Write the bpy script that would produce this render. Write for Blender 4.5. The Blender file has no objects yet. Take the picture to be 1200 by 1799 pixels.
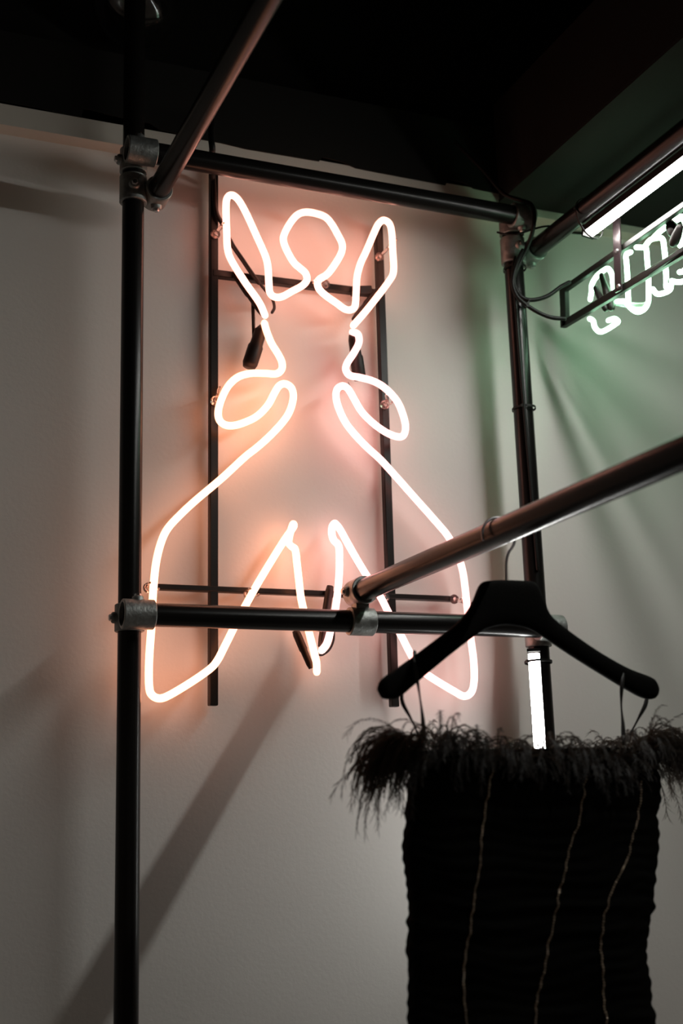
import bpy, bmesh, math, random
from mathutils import Vector, Matrix
random.seed(7)
C = bpy.context.scene.collection
sc = bpy.context.scene

# ---------------------------------------------------------------- camera, world, exposure
S = 0.8833
FPX, YAW, PITCH, ROLL = 2257.6, 0.4008, 0.2344, -0.0305
CAM = Vector((-0.6122 * S, -2.5749 * S, 1.5))
fw = Vector((math.sin(YAW) * math.cos(PITCH), math.cos(YAW) * math.cos(PITCH), math.sin(PITCH)))
rt = Vector((math.cos(YAW), -math.sin(YAW), 0)); up = rt.cross(fw)
RX = rt * math.cos(ROLL) + up * math.sin(ROLL); UX = up * math.cos(ROLL) - rt * math.sin(ROLL)
cam = bpy.data.cameras.new('camera'); co = bpy.data.objects.new('camera', cam); C.objects.link(co)
co.matrix_world = Matrix(((RX.x, UX.x, -fw.x, CAM.x), (RX.y, UX.y, -fw.y, CAM.y), (RX.z, UX.z, -fw.z, CAM.z), (0, 0, 0, 1)))
cam.sensor_fit = 'VERTICAL'; cam.sensor_height = 36; cam.lens = FPX / 1799 * 36
cam.clip_start = 0.01
cam.dof.use_dof = True; cam.dof.focus_distance = 2.42; cam.dof.aperture_fstop = 2.8
sc.camera = co
w = bpy.data.worlds.new('world'); sc.world = w; w.use_nodes = True
w.node_tree.nodes['Background'].inputs[0].default_value = (0.6, 0.62, 0.6, 1)
w.node_tree.nodes['Background'].inputs[1].default_value = 0.0
sc.view_settings.view_transform = 'Standard'; sc.view_settings.look = 'None'
sc.view_settings.exposure = 0.0; sc.view_settings.gamma = 1.0; sc.view_settings.use_curve_mapping = False
L_WARM = ((1.0, 0.36, 0.19), 5.0)     # left tube of the dress sign
L_PINK = ((1.0, 0.40, 0.36), 3.7)     # right tube
L_TOP = ((1.0, 0.38, 0.27), 4.2)      # head and wings tube
L_LED = ((1.0, 0.99, 0.94), 84.0)
L_LED_SIDE = ((1.0, 1.0, 0.97), 36.0)
L_GREEN = ((0.5, 1.0, 0.62), 13.0)
SPOT_P = 0.0


def ray(x, y):
    return RX * ((x - 600) / FPX) - UX * ((y - 899.5) / FPX) + fw
def onY(x, y, Y):
    d = ray(x, y); return CAM + d * ((Y - CAM.y) / d.y)
def onX(x, y, X):
    d = ray(x, y); return CAM + d * ((X - CAM.x) / d.x)
def onZ(x, y, Z):
    d = ray(x, y); return CAM + d * ((Z - CAM.z) / d.z)
V = Vector

# ---------------------------------------------------------------- materials
def mat(name, col, rough=0.5, metal=0.0, spec=0.5, bump=0.0, bscale=60, var=0.0, vscale=8, emit=None, **kw):
    m = bpy.data.materials.new(name); m.use_nodes = True
    nt = m.node_tree; b = nt.nodes['Principled BSDF']
    b.inputs['Base Color'].default_value = (*col, 1); b.inputs['Roughness'].default_value = rough
    b.inputs['Metallic'].default_value = metal; b.inputs['Specular IOR Level'].default_value = spec
    if emit:
        b.inputs['Emission Color'].default_value = (*emit[0], 1); b.inputs['Emission Strength'].default_value = emit[1]
    for k, v in kw.items(): b.inputs[k.replace('_', ' ')].default_value = v
    tc = nt.nodes.new('ShaderNodeTexCoord')
    if var:
        n = nt.nodes.new('ShaderNodeTexNoise'); n.inputs['Scale'].default_value = vscale; n.inputs['Detail'].default_value = 5
        nt.links.new(tc.outputs['Object'], n.inputs['Vector'])
        r = nt.nodes.new('ShaderNodeValToRGB')
        r.color_ramp.elements[0].position = 0.3; r.color_ramp.elements[1].position = 0.7
        r.color_ramp.elements[0].color = (*[max(0, c * (1 - var)) for c in col], 1)
        r.color_ramp.elements[1].color = (*[min(1, c * (1 + var)) for c in col], 1)
        nt.links.new(n.outputs['Fac'], r.inputs['Fac']); nt.links.new(r.outputs['Color'], b.inputs['Base Color'])
    if bump:
        n = nt.nodes.new('ShaderNodeTexNoise'); n.inputs['Scale'].default_value = bscale; n.inputs['Detail'].default_value = 3
        nt.links.new(tc.outputs['Object'], n.inputs['Vector'])
        bp = nt.nodes.new('ShaderNodeBump'); bp.inputs['Strength'].default_value = bump; bp.inputs['Distance'].default_value = 0.003
        nt.links.new(n.outputs['Fac'], bp.inputs['Height']); nt.links.new(bp.outputs['Normal'], b.inputs['Normal'])
    return m
M = {
    'wall': mat('wall_paint', (0.80, 0.78, 0.745), 0.75, bump=0.11, bscale=110, var=0.02, vscale=3, spec=0.3),
    'trim': mat('trim_paint', (0.70, 0.66, 0.58), 0.6, bump=0.1, bscale=40),
    'black_wall': mat('black_ceiling_paint', (0.015, 0.0145, 0.013), 0.9, bump=0.2, bscale=30, spec=0.1),
    'soffit': mat('dark_grey_paint', (0.018, 0.019, 0.017), 0.85, spec=0.1),
    'floor': mat('pale_floor', (0.45, 0.40, 0.36), 0.5, var=0.15, vscale=4),
    'dark_room': mat('room_paint', (0.72, 0.62, 0.56), 0.8),
    'pipe': mat('black_powder_coat', (0.007, 0.0065, 0.006), 0.27, bump=0.04, bscale=300, spec=0.24),
    'galv': mat('galvanised_iron', (0.27, 0.28, 0.27), 0.48, metal=0.75, bump=0.5, bscale=90, var=0.3, vscale=60),
    'screw': mat('steel_screw', (0.5, 0.5, 0.5), 0.3, metal=1.0),
    'bar': mat('black_metal_bar', (0.008, 0.007, 0.006), 0.4, bump=0.05, bscale=200, spec=0.25),
    'rubber': mat('black_rubber', (0.012, 0.009, 0.008), 0.5, bump=0.05, bscale=80, spec=0.3),
    'cable': mat('black_cable', (0.006, 0.006, 0.0055), 0.5, spec=0.2),
    'warm': mat('neon_warm', (0.9, 0.85, 0.8), 0.3, emit=L_WARM),
    'pink': mat('neon_pink', (0.9, 0.85, 0.85), 0.3, emit=L_PINK),
    'top': mat('neon_peach', (0.9, 0.85, 0.82), 0.3, emit=L_TOP),
    'lilac': mat('neon_end_glow', (0.9, 0.88, 0.95), 0.3, emit=((0.95, 0.72, 0.95), 1.05)),
    'green': mat('neon_white_green', (0.85, 0.9, 0.87), 0.3, emit=L_GREEN),
    'unlit': mat('unlit_glass_tube', (0.45, 0.55, 0.47), 0.15, Transmission_Weight=0.5, Alpha=1.0),
    'led': mat('led_diffuser', (0.9, 0.9, 0.9), 0.4, emit=L_LED),
    'led_side': mat('led_diffuser_upright', (0.9, 0.9, 0.9), 0.4, emit=L_LED_SIDE),
    'clear': mat('clear_plastic', (1.0, 0.9, 0.86), 0.08, Transmission_Weight=0.92, IOR=1.45),
    'glass': mat('globe_glass', (1, 1, 1), 0.04, Transmission_Weight=1.0, IOR=1.45),
    'velvet': mat('black_velvet', (0.004, 0.004, 0.0035), 0.9, bump=0.3, bscale=400, spec=0.06),
    'cloth': mat('black_ruched_cloth', (0.0025, 0.0025, 0.002), 0.85, bump=0.3, bscale=90, spec=0.06),
    'ribbon': mat('black_ribbon', (0.012, 0.012, 0.011), 0.6),
    'stone': mat('rhinestone', (0.60, 0.48, 0.36), 0.2, metal=0.4, var=0.35, vscale=150),
    'strap': mat('dark_strap_metal', (0.04, 0.028, 0.030), 0.28, metal=0.5),
    'silver': mat('grey_metal', (0.30, 0.29, 0.30), 0.35, metal=0.8),
}
def feather_mat():
    m = bpy.data.materials.new('black_feather'); m.use_nodes = True; nt = m.node_tree
    b = nt.nodes['Principled BSDF']; b.inputs['Base Color'].default_value = (0.012, 0.010, 0.009, 1); b.inputs['Roughness'].default_value = 0.6
    t = nt.nodes.new('ShaderNodeBsdfTranslucent'); t.inputs[0].default_value = (0.10, 0.075, 0.055, 1)
    mx = nt.nodes.new('ShaderNodeMixShader'); mx.inputs[0].default_value = 0.35
    nt.links.new(b.outputs[0], mx.inputs[1]); nt.links.new(t.outputs[0], mx.inputs[2])
    nt.links.new(mx.outputs[0], nt.nodes['Material Output'].inputs[0])
    return m
M['feather'] = feather_mat()

# ---------------------------------------------------------------- mesh helpers
def obj(name, bm, m, parent=None, smooth=False, kind=None, label=None):
    me = bpy.data.meshes.new(name)
    bmesh.ops.recalc_face_normals(bm, faces=bm.faces)
    if parent is not None and tuple(parent.location) != (0, 0, 0):
        bmesh.ops.translate(bm, verts=bm.verts, vec=-Vector(parent.location) if parent.parent is None else Vector((0, 0, 0)))
    bm.to_mesh(me); bm.free()
    if smooth:
        for p in me.polygons: p.use_smooth = True
    o = bpy.data.objects.new(name, me); C.objects.link(o); me.materials.append(M[m] if isinstance(m, str) else m)
    if parent is not None: o.parent = parent
    if kind: o['kind'] = kind
    if label: o['label'] = label
    return o
def sub(name, bm, m, parent, **k):
    """sub-part: parent is a part whose own transform is identity; shift by the thing's origin"""
    root = parent
    while root.parent is not None: root = root.parent
    bmesh.ops.translate(bm, verts=bm.verts, vec=-Vector(root.location))
    return obj(name, bm, m, parent, **k)
def thing(name, label, cat, loc=(0, 0, 0), group=None):
    o = bpy.data.objects.new(name, None); C.objects.link(o); o.location = loc; o.empty_display_size = 0.05
    o['label'] = label; o['category'] = cat
    if group: o['group'] = group
    return o
def tag(o, label, cat, group=None):
    o['label'] = label; o['category'] = cat
    if group: o['group'] = group
    return o
def struct(name, bm, m):
    return obj(name, bm, m, kind='structure')
def bevel(o, wd, seg=2):
    md = o.modifiers.new('bevel', 'BEVEL'); md.width = wd; md.segments = seg; md.limit_method = 'ANGLE'
    return o
def box(bm, a, b):
    a, b = Vector(a), Vector(b)
    vs = [bm.verts.new((x, y, z)) for x in (a.x, b.x) for y in (a.y, b.y) for z in (a.z, b.z)]
    for f in ((0, 1, 3, 2), (4, 6, 7, 5), (0, 4, 5, 1), (2, 3, 7, 6), (0, 2, 6, 4), (1, 5, 7, 3)):
        bm.faces.new([vs[i] for i in f])
    return bm
def nb(): return bmesh.new()
def smooth_path(pts, n=6):
    out = []; P = [Vector(p) for p in pts]; P = [P[0] * 2 - P[1]] + P + [P[-1] * 2 - P[-2]]
    for i in range(1, len(P) - 2):
        a, b, c, d = P[i - 1:i + 3]
        for k in range(n):
            t = k / n
            out.append(0.5 * ((2 * b) + (c - a) * t + (2 * a - 5 * b + 4 * c - d) * t * t + (3 * b - a - 3 * c + d) * t ** 3))
    out.append(P[-2]); return out
def sweep(bm, pts, r, seg=12, round_ends=True, sq=None):
    """tube along pts; r a number or a list; sq=(w,h): rectangular section"""
    P = [Vector(p) for p in pts]
    R = [r] * len(P) if not isinstance(r, (list, tuple)) else list(r)
    if round_ends and sq is None:
        d0 = (P[0] - P[1]).normalized(); d1 = (P[-1] - P[-2]).normalized(); a, b = R[0], R[-1]
        P = [P[0] + d0 * a * .95, P[0] + d0 * a * .7] + P + [P[-1] + d1 * b * .7, P[-1] + d1 * b * .95]
        R = [a * .3, a * .72] + R + [b * .72, b * .3]
    t = (P[1] - P[0]).normalized(); n = t.orthogonal().normalized()
    if sq is not None:
        n = Vector((0, 1, 0)) if abs(t.y) < .9 else Vector((0, 0, 1))
        n = (n - t * n.dot(t)).normalized()
    rings = []
    for i, p in enumerate(P):
        t2 = (P[min(i + 1, len(P) - 1)] - P[max(i - 1, 0)]).normalized()
        n = (n - t2 * n.dot(t2)).normalized(); b = t2.cross(n)
        if sq is None:
            rings.append([bm.verts.new(p + (n * math.cos(2 * math.pi * k / seg) + b * math.sin(2 * math.pi * k / seg)) * R[i]) for k in range(seg)])
        else:
            rings.append([bm.verts.new(p + n * sx * sq[1] / 2 + b * sy * sq[0] / 2) for sx, sy in ((-1, -1), (1, -1), (1, 1), (-1, 1))])
    for A, B in zip(rings, rings[1:]):
        m = len(A)
        for k in range(m): bm.faces.new((A[k], A[(k + 1) % m], B[(k + 1) % m], B[k]))
    bm.faces.new(rings[0][::-1]); bm.faces.new(rings[-1])
    return bm
def ring_sleeve(bm, c, ax, L, ro, ri, seg=32, cap_end=None):
    """hollow sleeve centred at c along axis ax with chamfered lips"""
    c, ax = Vector(c), Vector(ax).normalized(); n = ax.orthogonal().normalized(); b = ax.cross(n)
    prof = [(-L / 2, ri), (-L / 2, ro - .0015), (-L / 2 + .0015, ro), (L / 2 - .0015, ro), (L / 2, ro - .0015), (L / 2, ri)]
    if cap_end is not None:
        s = cap_end
        prof = [(-s * L / 2, ri), (-s * L / 2, ro - .0015), (-s * (L / 2 - .0015), ro), (s * (L / 2 - .004), ro), (s * L / 2, ro - .004), (s * (L / 2 + .001), .0005)]
    rings = [[bm.verts.new(c + ax * a + (n * math.cos(2 * math.pi * k / seg) + b * math.sin(2 * math.pi * k / seg)) * r) for k in range(seg)] for a, r in prof]
    pairs = list(zip(rings, rings[1:])) + ([(rings[-1], rings[0])] if cap_end is None else [])
    for A, B in pairs:
        for k in range(seg): bm.faces.new((A[k], A[(k + 1) % seg], B[(k + 1) % seg], B[k]))
    return bm
def cyl(bm, a, b, r, seg=24):
    return sweep(bm, [a, b], r, seg, round_ends=False)

# ---------------------------------------------------------------- key positions
PR = 0.0212                                   # pipe radius (42.4 mm tube)
OFF = -0.046                                  # crossover offset
W = 0.9672 * S
ZT = 1.5 + 1.4424 * S; ZL = 1.5 + 0.4132 * S
ZA = 1.5 + 1.3728 * S; ZB = 1.5 + 1.3753 * S
YW = 0.128                                    # wall plane
XA = 0.046; XB = W + 0.046
rc = onY(632, 1040, OFF); XC, ZC = rc.x, rc.z
YT = 0.066                                    # plane of the neon tubes
YF = 0.106                                    # plane of the sign frame bars

# ---------------------------------------------------------------- structure
hseam = onY(400, 303, YW).z
yc = onZ(60, 228, hseam).y                    # front of the cornice
ztop = onY(60, 192, yc).z
struct('wall_back', box(nb(), (-3, YW, 0), (4, YW + .12, hseam + .02)), 'wall')
bm = nb(); box(bm, (-3, yc, hseam), (4, YW + .12, ztop)); struct('trim_1', bm, 'trim')
# black painted edge lapping raggedly over the cornice
rag = [(-1200, -40), (-400, 105), (0, 178), (60, 189), (143, 207), (146, 192), (157, 193), (185, 201), (215, 208), (262, 217), (280, 229), (317, 236), (345, 244), (390, 252), (430, 262), (560, 284), (566, 277), (600, 285), (625, 296), (660, 303), (782, 326), (786, 315), (815, 322), (832, 332), (872, 340), (900, 346), (960, 362), (1100, 388), (1300, 425), (1600, 480)]
bm = nb(); lo, hi = [], []
for x, y in rag:
    p = onY(x, y, yc - .002); lo.append(bm.verts.new(p)); hi.append(bm.verts.new((p.x, yc - .002, ztop + .16)))
for i in range(len(lo) - 1): bm.faces.new((lo[i], lo[i + 1], hi[i + 1], hi[i]))
o = struct('trim_2', bm, 'black_wall'); md = o.modifiers.new('solid', 'SOLIDIFY'); md.thickness = .003; md.offset = -1
struct('wall_back', box(nb(), (-3, YW + .12, 0), (4, YW + .2, 3.7)), 'black_wall')
struct('ceiling', box(nb(), (-3, -5, 3.6), (4, YW + .2, 3.7)), 'black_wall')
struct('floor', box(nb(), (-3, -5, -.1), (4, YW + .2, 0)), 'floor')
struct('wall_left', box(nb(), (-3.1, -5, 0), (-3, YW + .2, 3.7)), 'dark_room')
struct('wall_right', box(nb(), (4, -5, 0), (4.1, YW + .2, 3.7)), 'dark_room')
struct('wall_front', box(nb(), (-3, -5.1, 0), (4, -5, 3.7)), 'dark_room')
zs = onY(1000, 380, yc).z
xs = onZ(1050, 200, zs).x
struct('trim_3', box(nb(), (xs, -3.5, zs), (4, yc - .006, zs + .008)), 'soffit')
struct('trim_4', box(nb(), (xs + .002, -3.5, zs + .008), (4, yc - .006, zs + .25)), 'black_wall')

# ---------------------------------------------------------------- the pipe rack
rack = thing('pipe_rack', 'black pipe clothing rack bolted together with grey clamps, before the neon sign', 'rack', (0, 0, 0))
obj('upright_pole', cyl(nb(), (0, 0, 0), (0, 0, 3.6), PR, 40), 'pipe', rack, True)
obj('upright_pole', cyl(nb(), (W, 0, 0), (W, 0, ZT + .03), PR, 40), 'pipe', rack, True)
obj('crossbar', cyl(nb(), (-.018, OFF, ZT), (W + .02, OFF, ZT), PR, 40), 'pipe', rack, True)
obj('crossbar', cyl(nb(), (-.018, OFF, ZL), (W + .02, OFF, ZL), PR, 40), 'pipe', rack, True)
obj('rail', cyl(nb(), (XA, .02, ZA), (XA, -1.9, ZA), PR, 40), 'pipe', rack, True)
obj('rail', cyl(nb(), (XB, .02, ZB), (XB, -1.9, ZB), PR, 40), 'pipe', rack, True)
obj('rail', cyl(nb(), (XC, OFF + .025, ZC), (XC, -1.9, ZC), PR, 40), 'pipe', rack, True)
for o in rack.children:
    md = o.modifiers.new('es', 'EDGE_SPLIT'); md.split_angle = math.radians(50)
RO = PR + .0058
def clamp(parts, screws, web=None):
    bm = nb()
    for c, ax, L, cap in parts: ring_sleeve(bm, c, ax, L, RO, PR + .0004, cap_end=cap)
    for c, ax in screws:                        # bosses cast on the sleeve
        c, ax = V(c), V(ax).normalized(); sweep(bm, [c + ax * (RO - .004), c + ax * (RO + .004), c + ax * (RO + .006)], [.0115, .0105, .0085], 16, False)
    if web: box(bm, *web)
    o = obj('pipe_clamp', bm, 'galv', rack, True)
    md = o.modifiers.new('es', 'EDGE_SPLIT'); md.split_angle = math.radians(40)
    for c, ax in screws:
        c, ax = V(c), V(ax).normalized(); bm = nb()
        sweep(bm, [c + ax * (RO + .003), c + ax * (RO + .009), c + ax * (RO + .011)], [.0065, .0065, .005], 6, False)
        obj('set_screw', bm, 'screw', o)
X, Y, Z = V((1, 0, 0)), V((0, 1, 0)), V((0, 0, 1))
hx = .058
def web_xy(x, z): return ((x - .016, OFF + .010, z - .018), (x + .016, -.010, z + .018))
clamp([((0.004, OFF, ZT), X, hx, None), ((0, 0, ZT), Z, .05, None)], [((0, 0, ZT), -X), ((0.0, OFF, ZT), Z)])
clamp([((0, 0, ZA), Z, .056, None), ((XA, 0, ZA), Y, .054, 1)], [((0, 0, ZA), (-.15, -1, 0)), ((XA, .0, ZA), -Z)])
clamp([((0.004, OFF, ZL), X, hx, None), ((0, 0, ZL), Z, .05, None)], [((0, 0, ZL), -X), ((0.004, OFF, ZL), Z)])
clamp([((W - .0, OFF, ZT), X, .05, None), ((W, 0, ZT), Z, .05, None)], [((W, OFF, ZT), -Z), ((W, 0, ZT), X)])
clamp([((W, 0, ZB - .004), Z, .060, None), ((XB, 0, ZB), Y, .056, 1)], [((W, 0, ZB), (.1, -1, 0)), ((XB, 0, ZB), -Z)])
clamp([((W, OFF, ZL), X, .055, None), ((W, 0, ZL), Z, .066, None)], [((W, 0, ZL), X), ((W, 0, ZL - .006), (.45, -1, -.4))])
clamp([((XC, OFF, ZL), X, .050, None), ((XC, OFF - .002, ZC), Y, .050, None)], [((XC, OFF, ZC), -X), ((XC, OFF + .006, ZL), V((0, 1, 0)))], web=((XC - .013, OFF - .012, ZL + .018), (XC + .013, OFF + .012, ZC - .018)))

# zip ties on the right upright
def tie(name, label, c, ax, r, z, tailv=None):
    bm = nb(); ring_sleeve(bm, c, ax, .005, r + .0015, r, seg=28)
    cc = V(c) + V((r * .5, -r * .9, 0)); box(bm, cc - V((.003, .003, .004)), cc + V((.003, .003, .004)))
    o = obj(name, bm, 'cable'); tag(o, label, 'cable tie'); return o

# ---------------------------------------------------------------- neon dress sign
def NP(pts, y=YT): return [onY(x, yy, y) for x, yy in pts]
def c2(pts): return [(340 + x / 3, 300 + y / 3) for x, y in pts]     # readings from an enlarged crop
def c7(pts): return [(490 + x / 5.29, 880 + y / 5.29) for x, y in pts]
top_px = c2([(385, 752), (345, 692), (270, 585), (203, 478), (180, 415), (175, 330), (171, 200), (177, 145), (203, 128), (238, 155), (278, 225), (333, 345), (377, 445), (392, 505), (397, 590), (402, 640), (425, 664), (465, 664), (520, 635), (570, 608), (597, 577), (590, 540), (560, 512), (530, 485), (497, 430), (475, 375), (478, 335), (510, 275), (548, 232), (590, 218), (640, 224), (693, 243), (728, 280), (762, 340), (783, 385), (780, 430), (747, 490), (705, 545), (665, 570), (653, 597), (667, 630), (700, 660), (750, 695), (800, 730), (835, 731), (852, 708), (857, 640), (862, 560), (880, 490), (912, 420), (950, 330), (975, 280), (1003, 260), (1033, 280), (1045, 330), (1050, 420), (1054, 530), (1028, 585), (960, 675), (900, 750), (852, 806)])
left_px = c2([(382, 795), (385, 845), (410, 908), (445, 965), (466, 1010), (464, 1048), (435, 1070), (380, 1068), (300, 1068), (235, 1087), (188, 1128), (155, 1185), (132, 1255), (134, 1308), (163, 1338), (210, 1343), (270, 1326), (335, 1293), (392, 1235), (430, 1165), (455, 1130), (488, 1124), (518, 1148), (526, 1195), (508, 1265), (470, 1325), (400, 1400), (330, 1462)]) + [(430, 803), (390, 840), (345, 878), (318, 903), (295, 928), (283, 953), (274, 990), (269, 1040), (266, 1100), (262, 1160), (262, 1205), (267, 1221), (281, 1227), (300, 1220), (338, 1197), (369, 1175), (382, 1160), (395, 1135), (420, 1085), (450, 1030), (480, 980), (502, 945), (515.5, 926)]
right_px = c2([(848, 842), (866, 862), (872, 905), (845, 960), (812, 1010), (802, 1045), (823, 1078), (880, 1090), (950, 1110), (1010, 1146), (1070, 1210), (1102, 1280), (1118, 1350), (1105, 1396), (1070, 1401), (1010, 1376), (940, 1325), (885, 1268), (845, 1200), (815, 1150), (785, 1134), (758, 1150), (751, 1190), (765, 1250), (800, 1325), (850, 1390), (915, 1458), (975, 1512)]) + [(683, 823), (731, 877), (770, 921), (789, 945), (805, 978), (814, 1009), (821, 1068), (827, 1121), (832, 1160), (833, 1195), (828, 1216), (815, 1223), (797, 1214), (762, 1193), (740, 1177), (728, 1161), (714, 1135), (706, 1119), (683, 1077), (668, 1048), (641, 1006), (618.5, 968), (598, 931), (591, 922)]
neon = thing('neon_dress_sign', 'lit peach neon sign shaped like a winged dress, mounted on the back wall', 'neon sign', (.35, YW, 1.7))
TR = .0074
def back(pts, dys):                            # move the first or last points back toward the wall
    return [p + V((0, d, 0)) for p, d in zip(pts, dys)]
P = NP(top_px); P[0].y += .010; P[-1].y += .010
Ps = smooth_path(P, 5); obj('glass_tube', sweep(nb(), Ps, TR, 14), 'top', neon, True)
P = NP(left_px); P[0].y += .010
fold = c7([(133, 215), (118, 250), (98, 330), (92, 390), (120, 425), (148, 445), (160, 500), (166, 560), (185, 730), (205, 900), (245, 1080), (300, 1300), (335, 1440), (350, 1510), (352, 1590)])
fy = [YT + .012, YT + .02] + [YT + .022] * 3 + [YT + .014, YT + .006] + [YT] * 8
P += [onY(x, y, yy) for (x, y), yy in zip(fold, fy)]
obj('glass_tube', sweep(nb(), smooth_path(P, 5), TR, 14), 'warm', neon, True)
P = NP(right_px); P[0].y += .010
fold = c7([(515, 210), (494, 245), (492, 310), (510, 365), (545, 400), (560, 440), (563, 520), (562, 640), (553, 780), (540, 900), (515, 1060), (485, 1180), (465, 1265), (440, 1335), (400, 1388)])
P += [onY(x, y, yy) for (x, y), yy in zip(fold, fy)]
obj('glass_tube', sweep(nb(), smooth_path(P, 5), TR, 14), 'pink', neon, True)
# frame bars
def bar(a, b, wd=.017, dp=.017, m='bar', name='frame_bar', par=None):
    return bevel(obj(name, sweep(nb(), [a, b], 1, sq=(wd, dp)), m, par or neon), .0015, 1)
bar(onY(375, 262, YF), onY(374, 1240, YF)); bar(onY(664, 395, YF), onY(692.5, 1242, YF))
bar(onY(372, 481, YF - .001), onY(660, 516, YF - .001), .015)
bar(onY(262, 1031, YF - .001), onY(803, 1053, YF - .001), .011)
# electrode caps (black rubber boots) and their leads
def boot(a, b, r, y0, y1, sq=None, r0=.62):
    A, B = onY(*a, y0), onY(*b, y1)
    if sq: return bevel(obj('electrode_boot', sweep(nb(), [A, A.lerp(B, .5), B], 1, sq=sq), 'rubber', neon), .003, 2)
    Q = [A.lerp(B, t) for t in (0, .12, .45, .5, .9, 1)]
    return obj('electrode_boot', sweep(nb(), Q, [r * r0, r * .8, r * .85, r, r, r * .8], 14, False), 'rubber', neon, True)
boot((463, 552), (414, 478), .011, YT + .014, YT + .024)
boot((622, 562), (668, 508), .010, YT + .014, YT + .024)
boot((461, 572), (437, 646), .016, YT + .016, YT + .028, r0=.35)
boot((620, 588), (632, 668), .0145, YT + .016, YT + .030)
boot((547, 1174), (519, 1108), .0085, YT + .012, YT + .024)
boot((563, 1136), (580, 1030), .0085, YT + .012, YT + .022)
bevel(obj('electrode_boot', sweep(nb(), [onY(617, 512, YF - .012), onY(652, 511, YF - .012)], 1, sq=(.020, .018)), 'rubber', neon), .003, 2)
# leads
def lead(px, r, par=neon, name='lead_wire', m='rubber'):
    P = [onY(x, y, yy) for x, y, yy in px]
    return obj(name, sweep(nb(), smooth_path(P, 5), r, 10), m, par, True)
lead([(373, 262, YF - .014), (376, 330, YF - .014), (380, 372, YF - .016), (392, 396, YF - .018), (407, 428, YF - .018), (425, 455, YF - .018), (442, 480, YF - .018), (455, 497, YF - .016)], .0048)
lead([(442, 480, YF - .014), (462, 505, YF - .010), (478, 525, YF - .012), (482, 540, YF - .014), (478, 549, YF - .016)], .0032)
lead([(444, 528, YF - .014), (445, 560, YF - .012), (446, 600, YF - .012)], .0036)
lead([(587, 1105, YF - .012), (586, 1125, YF - .010), (579, 1141, YF - .010), (568, 1150, YF - .010), (560, 1151, YF - .012)], .0022)
lead([(612, 672, YF), (620, 690, YF), (626, 700, YF)], .0008)
# clear tube supports
def support(bx, by, tx, ty):
    B = onY(bx, by, YF - .009); T = onY(tx, ty, YT)
    bm = nb(); cyl(bm, B, B + V((0, -.004, 0)), .010, 18)
    cyl(bm, B + V((0, -.002, 0)), V((T.x, T.y + .012, T.z)), .0038, 12)
    n = (T - B); n.y = 0; n = n.normalized() if n.length > .001 else X
    for s in (-1, 1):                           # cradle arms either side of the tube
        pts = [V((T.x, T.y + .013, T.z)), V((T.x, T.y + .010, T.z)) + n * s * .010, V((T.x, T.y, T.z)) + n * s * .0115, V((T.x, T.y - .006, T.z)) + n * s * .010]
        sweep(bm, pts, .0022, 8)
    o = obj('tube_support', bm, 'clear', neon, True)
    sub('support_screw', cyl(nb(), B + V((0, -.0042, 0)), B + V((0, -.0062, 0)), .0035, 10), 'screw', o)
for a in ((378, 412, 396, 388), (666, 452, 690, 428), (571, 500, 560, 493), (378, 705, 386, 690), (675, 712, 684, 700), (260, 1033, 270, 1030), (436, 1044, 446, 1040), (797, 1053, 820, 1056), (675, 1050, 667, 1048)):
    support(*a)

# ---------------------------------------------------------------- LED battens
def batten(name, label, a, b, face, group=None, lm='led'):
    """LED tube light: dark channel with a white diffuser strip facing 'face'"""
    a, b, face = V(a), V(b), V(face).normalized(); t = (b - a).normalized(); s = t.cross(face).normalized()
    root = thing(name, label, 'led tube light', a, group)
    def prism(prof, p0, p1):
        bm = nb(); A = [bm.verts.new(p0 + s * u + face * v) for u, v in prof]; B = [bm.verts.new(p1 + s * u + face * v) for u, v in prof]
        for k in range(len(prof)): bm.faces.new((A[k], A[(k + 1) % len(prof)], B[(k + 1) % len(prof)], B[k]))
        bm.faces.new(A[::-1]); bm.faces.new(B); return bm
    h = .0125
    obj('channel', prism([(-h, -.016), (h, -.016), (h, .0), (-h, .0)], a, b), 'rubber', root)
    obj('diffuser', prism([(-.0115, 0)] + [(-.0115 * math.cos(q), .010 * math.sin(q)) for q in [math.pi * k / 8 for k in range(1, 8)]] + [(.0115, 0)], a + t * .004, b - t * .004), lm, root, True)
    for p, d in ((a, -t), (b, t)):
        obj('end_cap', prism([(-h - .001, -.017), (h + .001, -.017), (h + .001, .009), (-h - .001, .009)], p, p + d * .006), 'cable', root)
    return root
bx, bz = XB + .018, ZB - .040
ys = onX(1033, 391, bx).y
fac = V((.35, -.0, -1))
batten('led_batten', 'white LED tube light strapped beneath the top right pipe of the rack', (bx, ys, bz), (bx, -1.7, bz), (-.15, 0, -1))
vz0 = onY(942, 1140, -.03).z
vx = onY(944, 1150, -.034)
batten('led_batten', 'upright white LED tube light tied to the right upright pole, above the feathers', (W - .033, -.033, ZL - .048), (W - .033, -.033, ZL - .60), (-.60, -1, 0), lm='led_side')

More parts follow.
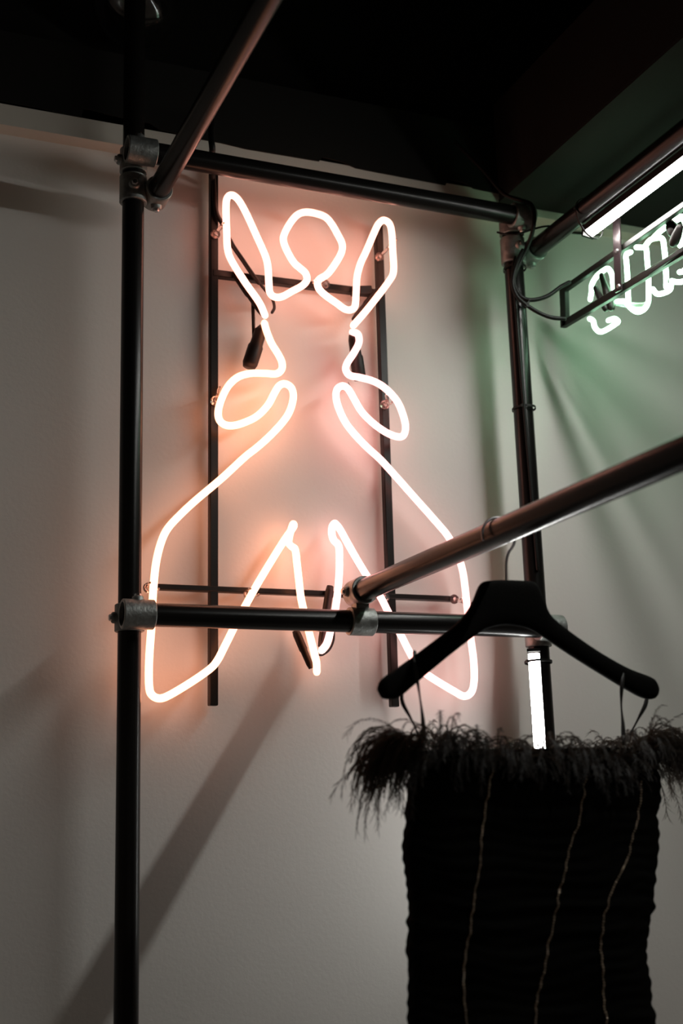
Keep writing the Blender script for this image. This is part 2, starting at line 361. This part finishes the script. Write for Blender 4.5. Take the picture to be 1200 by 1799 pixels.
# ---------------------------------------------------------------- letter neon sign at upper right
XS = 0.97
def SX(x, y, X_=XS): return onX(x, y, X_)
sign = thing('neon_letter_sign', 'greenish white neon lettering in a dark metal frame hung beneath the top right pipe', 'neon sign', SX(1090, 470))
def sbar(a, b, wd=.016, dp=.012, m='bar', x0=XS, name='frame_bar'):
    A, B = SX(*a, x0), SX(*b, x0); bm = nb()
    t = (B - A).normalized(); nrm = X.cross(t).normalized()
    vs = []
    for p in (A, B):
        vs.append([bm.verts.new(p + nrm * u * wd / 2 + X * v * dp / 2) for u, v in ((-1, -1), (1, -1), (1, 1), (-1, 1))])
    for k in range(4): bm.faces.new((vs[0][k], vs[0][(k + 1) % 4], vs[1][(k + 1) % 4], vs[1][k]))
    bm.faces.new(vs[0][::-1]); bm.faces.new(vs[1])
    return bevel(obj(name, bm, m, sign), .001, 1)
sbar((990, 510), (1250, 328), .013); sbar((991, 570), (1250, 414), .016)
sbar((991, 507), (993, 574), .022)
sbar((1083, 372), (1087, 512), .024, .005, 'strap', XS - .011, 'hanging_strap')
sbar((1140, 480), (1250, 405), .010, .008, 'bar', XS - .008, 'cover_strip')
for x, y in ((1084, 441), (1087, 503)):
    p = SX(x, y, XS - .0135); obj('strap_screw', sweep(nb(), [p, p - X * .003], [.005, .004], 12, False), 'screw', sign)
def c6(pts): return [(960 + x / 5, 360 + y / 5) for x, y in pts]
def stroke(pts, dx=.045, r=.0054, m='green'):
    P = [onX(x, y, XS + dx) for x, y in c6(pts)]
    obj('letter_tube', sweep(nb(), smooth_path(P, 4), r, 12), m, sign, True)
stroke([(385, 830), (395, 770), (400, 700), (440, 630), (490, 585), (540, 560), (575, 610), (585, 690), (590, 740)])
stroke([(380, 1000), (412, 1020), (425, 1075), (470, 1115), (530, 1095), (600, 1050), (630, 1025), (600, 1000), (545, 1015)])
stroke([(740, 415), (700, 440), (705, 520), (712, 640), (718, 760), (720, 860)])
stroke([(620, 850), (690, 850), (740, 905), (800, 940), (860, 915), (895, 850), (898, 740), (895, 600), (885, 480), (875, 380), (840, 375), (790, 372)])
stroke([(870, 360), (910, 310), (970, 290), (1020, 300), (1035, 380), (1045, 480), (1052, 640), (1052, 720)])
stroke([(940, 290), (990, 240), (1050, 195)])
stroke([(935, 740), (970, 780), (1030, 775), (1085, 745), (1095, 705)])
stroke([(1100, 668), (1150, 678), (1200, 672), (1240, 640), (1250, 560), (1240, 480)])
stroke([(1170, 590), (1200, 585), (1225, 560)])
stroke([(1130, 135), (1190, 110), (1230, 170), (1220, 260), (1180, 350)], r=.007)
stroke([(610, 860), (700, 875), (800, 885), (870, 880)], .050, .0065, 'unlit')
def sboot(a, b, r, dx=.03):
    P = [onX(*q, XS + dx) for q in c6([a, b])]
    obj('electrode_boot', sweep(nb(), [P[0], P[0].lerp(P[1], .5), P[1]], [r * .75, r, r], 12), 'rubber', sign, True)
sboot((485, 620), (570, 900), .0085); sboot((430, 730), (520, 910), .0075, .022)
sboot((1040, 700), (1095, 665), .006, .05); sboot((1090, 170), (1120, 235), .013, .02); sboot((1170, 200), (1120, 330), .010, .01)
# strap continues up to the pipe
p = SX(1083, 376, XS - .011)
bm = nb(); box(bm, (XB + .020, p.y - .012, p.z - .004), (XS - .008, p.y + .012, p.z + .001)); obj('strap_foot', bm, 'silver', sign)

# ---------------------------------------------------------------- cables around the right clamps
def cable(name, label, px, r, cat='cable'):
    P = [onY(x, y, yy) for x, y, yy in px]
    o = obj(name, sweep(nb(), smooth_path(P, 6), r, 10), 'cable', None, True); return tag(o, label, cat)
cable('power_cable', 'thick black cable looping over the top right clamp into the letter sign frame',
      [(800, 250, .06), (850, 300, .02), (885, 340, -.02), (915, 352, -.055), (935, 362, -.082), (938, 395, -.088), (928, 430, -.060), (914, 460, -.045), (903, 490, -.040), (911, 516, -.040), (930, 527, -.045), (960, 521, -.055), (985, 504, -.066), (1000, 496, -.075)], .0046)
cable('power_cable', 'thick black cable sagging from the cable tie to the lower bar of the letter sign',
      [(918, 440, -.052), (908, 462, -.056), (900, 495, -.054), (908, 520, -.055), (924, 535, -.055), (948, 550, -.058), (970, 558, -.064), (992, 560, -.072)], .0044)
cable('thin_wire', 'thin black wire from the right upright pole to the LED light beneath the pipe',
      [(874, 408, -.024), (885, 411, -.032), (905, 412, -.062), (930, 405, -.078), (955, 398, -.075), (985, 397, -.075), (1020, 396, -.09), (1036, 394, -.14)], .0022)
cable('thin_wire', 'thin black wire running sideways along the green lit wall',
      [(985, 405, YW - .03), (1010, 409, YW - .006), (1060, 412, YW - .004), (1110, 412, YW - .004), (1180, 409, YW - .004), (1260, 405, YW - .004)], .003)
cable('power_cable', 'black cable running down the front of the right upright pole',
      [(905, 452, -.027), (901, 480, -.0255), (905, 520, -.0255), (911, 600, -.0255), (921, 718, -.0255), (930, 820, -.0255), (945, 1000, -.0255)], .0036)
cable('power_cable', 'black cable hanging over the top bar down to the left neon frame bar',
      [(372, 200, .09), (371, 240, .0), (373, 262, -.02), (371, 285, .04), (372, 312, .088)], .0065)
def tie_loop(c, u, v, label, wd=.0045):
    """cable tie: flat elliptical band spanned by half-axes u and v, with its little lock head"""
    c, u, v = V(c), V(u), V(v); ax = u.cross(v).normalized(); bm = nb(); n = 32; rr = []
    for k in range(n):
        q = 2 * math.pi * k / n; d = u * math.cos(q) + v * math.sin(q); o_ = d.normalized() * .0012
        rr.append([bm.verts.new(c + d + e * ax * wd / 2 + f * o_) for e, f in ((-1, 0), (1, 0), (1, 1), (-1, 1))])
    for k in range(n):
        A, B = rr[k], rr[(k + 1) % n]
        for j in range(4): bm.faces.new((A[j], A[(j + 1) % 4], B[(j + 1) % 4], B[j]))
    h = c + (u * math.cos(-2.3) + v * math.sin(-2.3)) * 1.04; box(bm, h - V((.0028,) * 3), h + V((.0028,) * 3))
    return tag(obj('cable_tie', bm, 'cable'), label, 'cable tie')
tie_loop((W, -.003, onY(905, 474, 0).z), X * (PR + .0022), Y * (PR + .0058), 'black cable tie around the right upright pole just under its top clamp')
tie_loop((W, -.003, onY(917, 719, 0).z), X * (PR + .0022), Y * (PR + .0058), 'black cable tie around the right upright pole at mid height')
tie_loop((W - .015, -.019, onY(945, 1161, -.04).z), V((.62, 1, 0)).normalized() * .043, V((1, -.62, 0)).normalized() * .027, 'black cable tie around the upright LED light and its pole')
p = onY(925, 534, -.050)
tie_loop(p, Y * .009, V((.004, 0, .009)), 'black cable tie bundling the two thick cables beside the right pole')
tie_loop((XB + .008, ys - .02, ZB - .019), V((.018, 0, -.040)).normalized() * .0445, V((.040, 0, .018)).normalized() * .0275, 'black cable tie holding the LED light against the top right pipe')

# ---------------------------------------------------------------- glass globe near the ceiling
gc = onY(238, 6, -.02) + V((0, 0, 0)); gc = CAM + (gc - CAM) * 1.072
GR = 76 / FPX * (gc - CAM).dot(fw)
globe = thing('globe_pendant', 'dark clear glass globe lamp hanging near the black ceiling behind the left pole', 'pendant lamp', (gc.x, gc.y, 3.6))
bm = nb(); bmesh.ops.create_uvsphere(bm, u_segments=40, v_segments=24, radius=GR); bmesh.ops.translate(bm, verts=bm.verts, vec=gc); o = obj('glass_globe', bm, 'glass', globe, True); md = o.modifiers.new('solid', 'SOLIDIFY'); md.thickness = .0025
bm = nb(); cyl(bm, gc + V((0, 0, GR * .80)), gc + V((0, 0, GR + .03)), .022); obj('lamp_cap', bm, 'cable', globe, True)
if 3.6 - (gc.z + GR + .03) > 0.01:
    obj('cord', cyl(nb(), gc + V((0, 0, GR + .03)), V((gc.x, gc.y, 3.6)), .003, 10), 'cable', globe, True)
bm = nb(); bmesh.ops.create_uvsphere(bm, u_segments=20, v_segments=14, radius=.022); bmesh.ops.translate(bm, verts=bm.verts, vec=gc + V((0, 0, .01))); obj('bulb', bm, 'glass', globe, True)

# ---------------------------------------------------------------- hanger
YH = onX(876, 937, XC).y
def HP(x, y, yy=None): return onY(x, y, YH if yy is None else yy)
def c5(pts): return [(560 + x / 1.875, 780 + y / 1.875) for x, y in pts]
hang = thing('clothes_hanger', 'black velvet wide shouldered hanger hooked over the middle rail', 'hanger', HP(890, 1090))
outl = c5([(196, 820), (192, 800), (205, 775), (250, 742), (300, 707), (400, 633), (455, 590), (490, 550), (512, 510), (530, 466), (545, 453), (580, 449), (620, 448), (670, 450), (700, 453), (717, 467), (735, 515), (755, 560), (800, 602), (900, 675), (1000, 735), (1070, 764), (1095, 778), (1108, 800), (1108, 828), (1090, 842), (1050, 832), (960, 778), (860, 715), (780, 662), (735, 632), (690, 608), (620, 596), (560, 606), (520, 628), (430, 695), (330, 778), (265, 832), (235, 842), (208, 838)])
top_c = smooth_path([HP(*q) for q in outl[:24]], 4); bot_c = smooth_path([HP(*q) for q in (outl[24:] + [outl[0]])][::-1], 4)
cx0 = HP(890, 1090).x
def zat(path, x):
    best = None
    for a_, b_ in zip(path, path[1:]):
        if min(a_.x, b_.x) - 1e-9 <= x <= max(a_.x, b_.x) + 1e-9 and abs(a_.x - b_.x) > 1e-9:
            z_ = a_.z + (b_.z - a_.z) * (x - a_.x) / (b_.x - a_.x); best = z_ if best is None else (max(best, z_) if path is top_c else min(best, z_))
    return best
x0h = HP(*c5([(192, 806)])[0]).x; x1h = HP(*c5([(1109, 812)])[0]).x
bm = nb(); rings = []
zl0 = HP(*c5([(192, 806)])[0]).z; zr0 = HP(*c5([(1109, 812)])[0]).z
NXH = 150
for i in range(NXH + 1):
    u = .5 - .5 * math.cos(math.pi * i / NXH) if i in range(0, NXH + 1) and (i < 12 or i > NXH - 12) else None
    t = i / NXH
    x = x0h + (x1h - x0h) * (t if u is None else t)
    zt_, zb_ = zat(top_c, x), zat(bot_c, x)
    if zt_ is None: zt_ = (zl0 if t < .5 else zr0) + .003
    if zb_ is None: zb_ = (zl0 if t < .5 else zr0) - .003
    e_ = min(1, (.15 + min(t, 1 - t) / .025)) ** .5
    zc, h_ = (zt_ + zb_) / 2, max(.003, (zt_ - zb_) / 2); wy = .0115 * e_
    rings.append([bm.verts.new((x, YH - .09 * (x - cx0) ** 2 + wy * math.copysign(abs(math.cos(q)) ** .7, math.cos(q)), zc + h_ * math.copysign(abs(math.sin(q)) ** .7, math.sin(q)))) for q in [2 * math.pi * k / 20 for k in range(20)]])
for A, B in zip(rings, rings[1:]):
    for k in range(20): bm.faces.new((A[k], A[(k + 1) % 20], B[(k + 1) % 20], B[k]))
bm.faces.new(rings[0][::-1]); bm.faces.new(rings[-1])
obj('hanger_body', bm, 'velvet', hang, True)
hr = .0285; hz = ZC + PR + .0022 - hr
hk = [V((XC + hr * math.cos(math.radians(a)), YH, hz + hr * math.sin(math.radians(a)))) for a in range(195, -50, -12)]
hk += [HP(893, 972), HP(889, 990), HP(889.5, 1025)]
obj('hook', sweep(nb(), smooth_path(hk, 2), .0021, 10), 'silver', hang, True)

# ---------------------------------------------------------------- feather trimmed dress
def c8(pts): return [(580 + x / 1.935, 1150 + y / 1.935) for x, y in pts]
dress = thing('feathered_dress', 'black ruched strapless dress with a feather neckline hanging from the hanger', 'dress', HP(925, 1320))
Lp = [HP(*q) for q in c8([(285, 300), (275, 380), (270, 470), (262, 560), (255, 680), (260, 760), (274, 820), (268, 1000), (275, 1200), (266, 1256), (262, 1400)])]
Rp = [HP(*q) for q in c8([(1090, 300), (1103, 400), (1112, 470), (1100, 545), (1104, 680), (1100, 720), (1088, 780), (1090, 850), (1066, 940), (1066, 1050), (1080, 1150), (1096, 1250), (1110, 1400)])]
def interp(pl, z):
    pl = sorted(pl, key=lambda p: -p.z)
    if z >= pl[0].z: return pl[0].x
    for a, b in zip(pl, pl[1:]):
        if z >= b.z: return b.x + (a.x - b.x) * (z - b.z) / (a.z - b.z)
    return pl[-1].x
ztop_d = HP(900, 1318).z; zbot = 0.72; NR = 260; NS = 72
DEP = .052
def dress_pt(z, th, extra=0):
    l, r = interp(Lp, z), interp(Rp, z); c = (l + r) / 2; a = (r - l) / 2
    ruche = (.0010 * math.sin(z * 330 + 3 * math.sin(th * 3) + 2 * math.sin(th * 7 + z * 30)) + .0014 * math.sin(z * 131 + th * 2 + 2 * math.sin(z * 37)))
    fold = .004 * math.sin(th * 6 + z * 6)
    ca, sa = math.cos(th), math.sin(th)
    e = lambda v, k: math.copysign(abs(v) ** k, v)
    return V((c + (a + ruche) * e(ca, .8), YH + (DEP + fold + ruche * 1.5 + extra) * e(sa, .8), z))
bm = nb(); rings = []
for i in range(NR + 1):
    z = ztop_d + (zbot - ztop_d) * i / NR
    rings.append([bm.verts.new(dress_pt(z, 2 * math.pi * k / NS)) for k in range(NS)])
for A, B in zip(rings, rings[1:]):
    for k in range(NS): bm.faces.new((A[k], A[(k + 1) % NS], B[(k + 1) % NS], B[k]))
o = obj('bodice', bm, 'cloth', dress, True); md = o.modifiers.new('solid', 'SOLIDIFY'); md.thickness = .0015; md.offset = -1
# rhinestone strands on the front
def strand(px):
    pts = smooth_path([HP(*q, YH - DEP) for q in c8(px)], 12)
    bm = nb(); acc = 0; last = None
    d0 = 0
    path = []
    for p in pts:
        l, r = interp(Lp, p.z), interp(Rp, p.z); c, a = (l + r) / 2, (r - l) / 2
        u = max(-.97, min(.97, (p.x - c) / a))
        ca = math.copysign(abs(u) ** (1 / .8), u); th = -math.acos(ca)
        q = dress_pt(p.z, th, .0025); q.x = p.x; path.append(q)
    while path[-1].z > 1.15:
        d = (path[-1] - path[-2]); q = path[-1] + V((0, 0, -.02)); q.x += .0005
        path.append(q)
    step = .0042; rem = 0
    for a, b in zip(path, path[1:]):
        L = (b - a).length
        while rem < L:
            p = a.lerp(b, rem / L); r = .0017 * random.uniform(.8, 1.15)
            v = bmesh.ops.create_icosphere(bm, subdivisions=1, radius=r)['verts']
            rot = Matrix.Rotation(random.random() * 6, 3, V((random.random(), random.random(), 1)).normalized())
            bmesh.ops.rotate(bm, verts=v, matrix=rot); bmesh.ops.translate(bm, verts=v, vec=p)
            rem += step
        rem -= L
    obj('rhinestone_strand', bm, 'stone', dress, label='sparkling gold and silver rhinestone strand')
strand([(560, 370), (545, 450), (525, 560), (512, 690), (490, 850), (478, 950), (462, 1050), (465, 1150), (470, 1256), (474, 1300)])
strand([(865, 415), (850, 520), (838, 580), (815, 660), (785, 790), (770, 870), (745, 990), (720, 1110), (705, 1180), (695, 1256), (690, 1300)])
strand([(1077, 430), (1065, 540), (1040, 610), (1020, 690), (985, 740), (950, 820), (932, 880), (922, 940), (920, 1010), (925, 1090), (930, 1150), (940, 1256), (945, 1300)])
# hanging loops over the hanger arms
def ribbon(px, wd):
    bm = nb(); P = smooth_path([onY(x, y, yy) for x, y, yy in px], 5); rows = []
    for i, p in enumerate(P):
        t = (P[min(i + 1, len(P) - 1)] - P[max(0, i - 1)]).normalized(); s = t.cross(Y)
        s = s.normalized() if s.length > .05 else X
        k = wd * (.75 + .35 * math.sin(i * .5)); rows.append([bm.verts.new(p + s * k / 2), bm.verts.new(p - s * k / 2)])
    for a, b in zip(rows, rows[1:]): bm.faces.new((a[0], a[1], b[1], b[0]))
    o = obj('hanging_loop', bm, 'ribbon', dress, True); md = o.modifiers.new('solid', 'SOLIDIFY'); md.thickness = .0012
Fy = YH - .020
ribbon([(746, 1300, Fy + .006), (743, 1262, Fy + .004), (738, 1225, Fy + .002), (732, 1185, Fy), (728, 1160, Fy + .004), (727, 1148, YH), (729, 1150, YH + .02), (715, 1190, YH + .022), (706, 1228, YH + .02), (722, 1262, YH + .02), (735, 1290, YH + .02)], .0055)
ribbon([(1096, 1310, Fy), (1095, 1275, Fy), (1092, 1240, Fy), (1093, 1205, Fy - .004), (1096, 1186, Fy), (1098, 1178, YH), (1110, 1182, YH + .02), (1133, 1200, YH + .02), (1136, 1232, YH + .02), (1122, 1262, YH + .02), (1106, 1292, YH + .02)], .0065)
# feathers
def feather_strand(bm, root, d, L, droop, wd):
    n = 9; p = root.copy(); d = d.normalized(); step = L / n; side = d.cross(Z)
    side = side.normalized() if side.length > .01 else X
    prev = None; path = []
    for i in range(n + 1):
        path.append((p.copy(), d.copy())); p = p + d * step
        d = (d + V((random.uniform(-.07, .07), random.uniform(-.07, .07), -droop * (i + 2) / n))).normalized()
    for i, (q, dd) in enumerate(path):
        t = i / n; wdt = wd * (1 - .75 * t)
        a, b = bm.verts.new(q + side * wdt / 2), bm.verts.new(q - side * wdt / 2)
        if prev: bm.faces.new((prev[0], prev[1], b, a))
        prev = (a, b)
    for i, (q, dd) in enumerate(path[1:], 1):     # barbs
        for s in (-1, 1):
            for u in range(2):
                l = L * .16 * random.uniform(.5, 1.1); q0 = q - dd * step * u * .5
                e = q0 + (dd * .8 + side * s * .5 + V((random.uniform(-.3, .3), random.uniform(-.3, .3), random.uniform(-.35, .15)))).normalized() * l
                m_ = (q0 + e) / 2 + dd * l * .08
                w_ = dd.cross(V((.3, .8, .2))).normalized() * .00038
                v = [bm.verts.new(q0 + w_), bm.verts.new(q0 - w_), bm.verts.new(m_ - w_), bm.verts.new(m_ + w_), bm.verts.new(e)]
                bm.faces.new((v[0], v[1], v[2], v[3])); bm.faces.new((v[3], v[2], v[4]))
bm = nb()
bl, br = HP(716, 1322), HP(1152, 1322)
cxm, am = (bl.x + br.x) / 2, (br.x - bl.x) / 2
for i in range(1350):
    th = random.uniform(0, 2 * math.pi)
    ex = math.cos(th); ey = math.sin(th)
    if random.random() < .12: ex = random.choice((-1, 1)) * random.uniform(.93, 1.0)
    sag = .016 * max(0, abs(ex) - .6) / .4 + (.004 if ex < 0 else -.012 * math.sin(math.pi * ex)) + .006 * math.sin(ex * 9 + 1)
    root = V((cxm + am * ex, YH + DEP * ey, ztop_d + sag + random.uniform(-.034, .006)))
    end = max(0, abs(ex) - .78) / .22
    d = V((ex * (.2 + 1.3 * end) + random.uniform(-1, 1) * (1 - .6 * end), ey * .8 + random.uniform(-.3, .3), random.uniform(.1, 1.2) * (1 - .15 * end)))
    L = random.uniform(.030, .070) + .045 * end * random.random() + (.03 if random.random() < .05 else 0)
    feather_strand(bm, root, d, L, random.uniform(.30, .85), random.uniform(.0010, .0026))
for i in range(110):                            # long stray plumes at both ends
    sx = -1 if i % 5 < 3 else 1
    root = V((cxm + am * sx * random.uniform(.86, 1.02), YH + DEP * random.uniform(-.7, .7), ztop_d + random.uniform(-.030, .016)))
    d = V((sx * random.uniform(.5, 1.0), random.uniform(-.5, .4), random.uniform(-.3, .9)))
    feather_strand(bm, root, d, random.uniform(.075, .125), random.uniform(.25, .75), random.uniform(.0020, .0036))
obj('feather_trim', bm, 'feather', dress, kind='stuff')
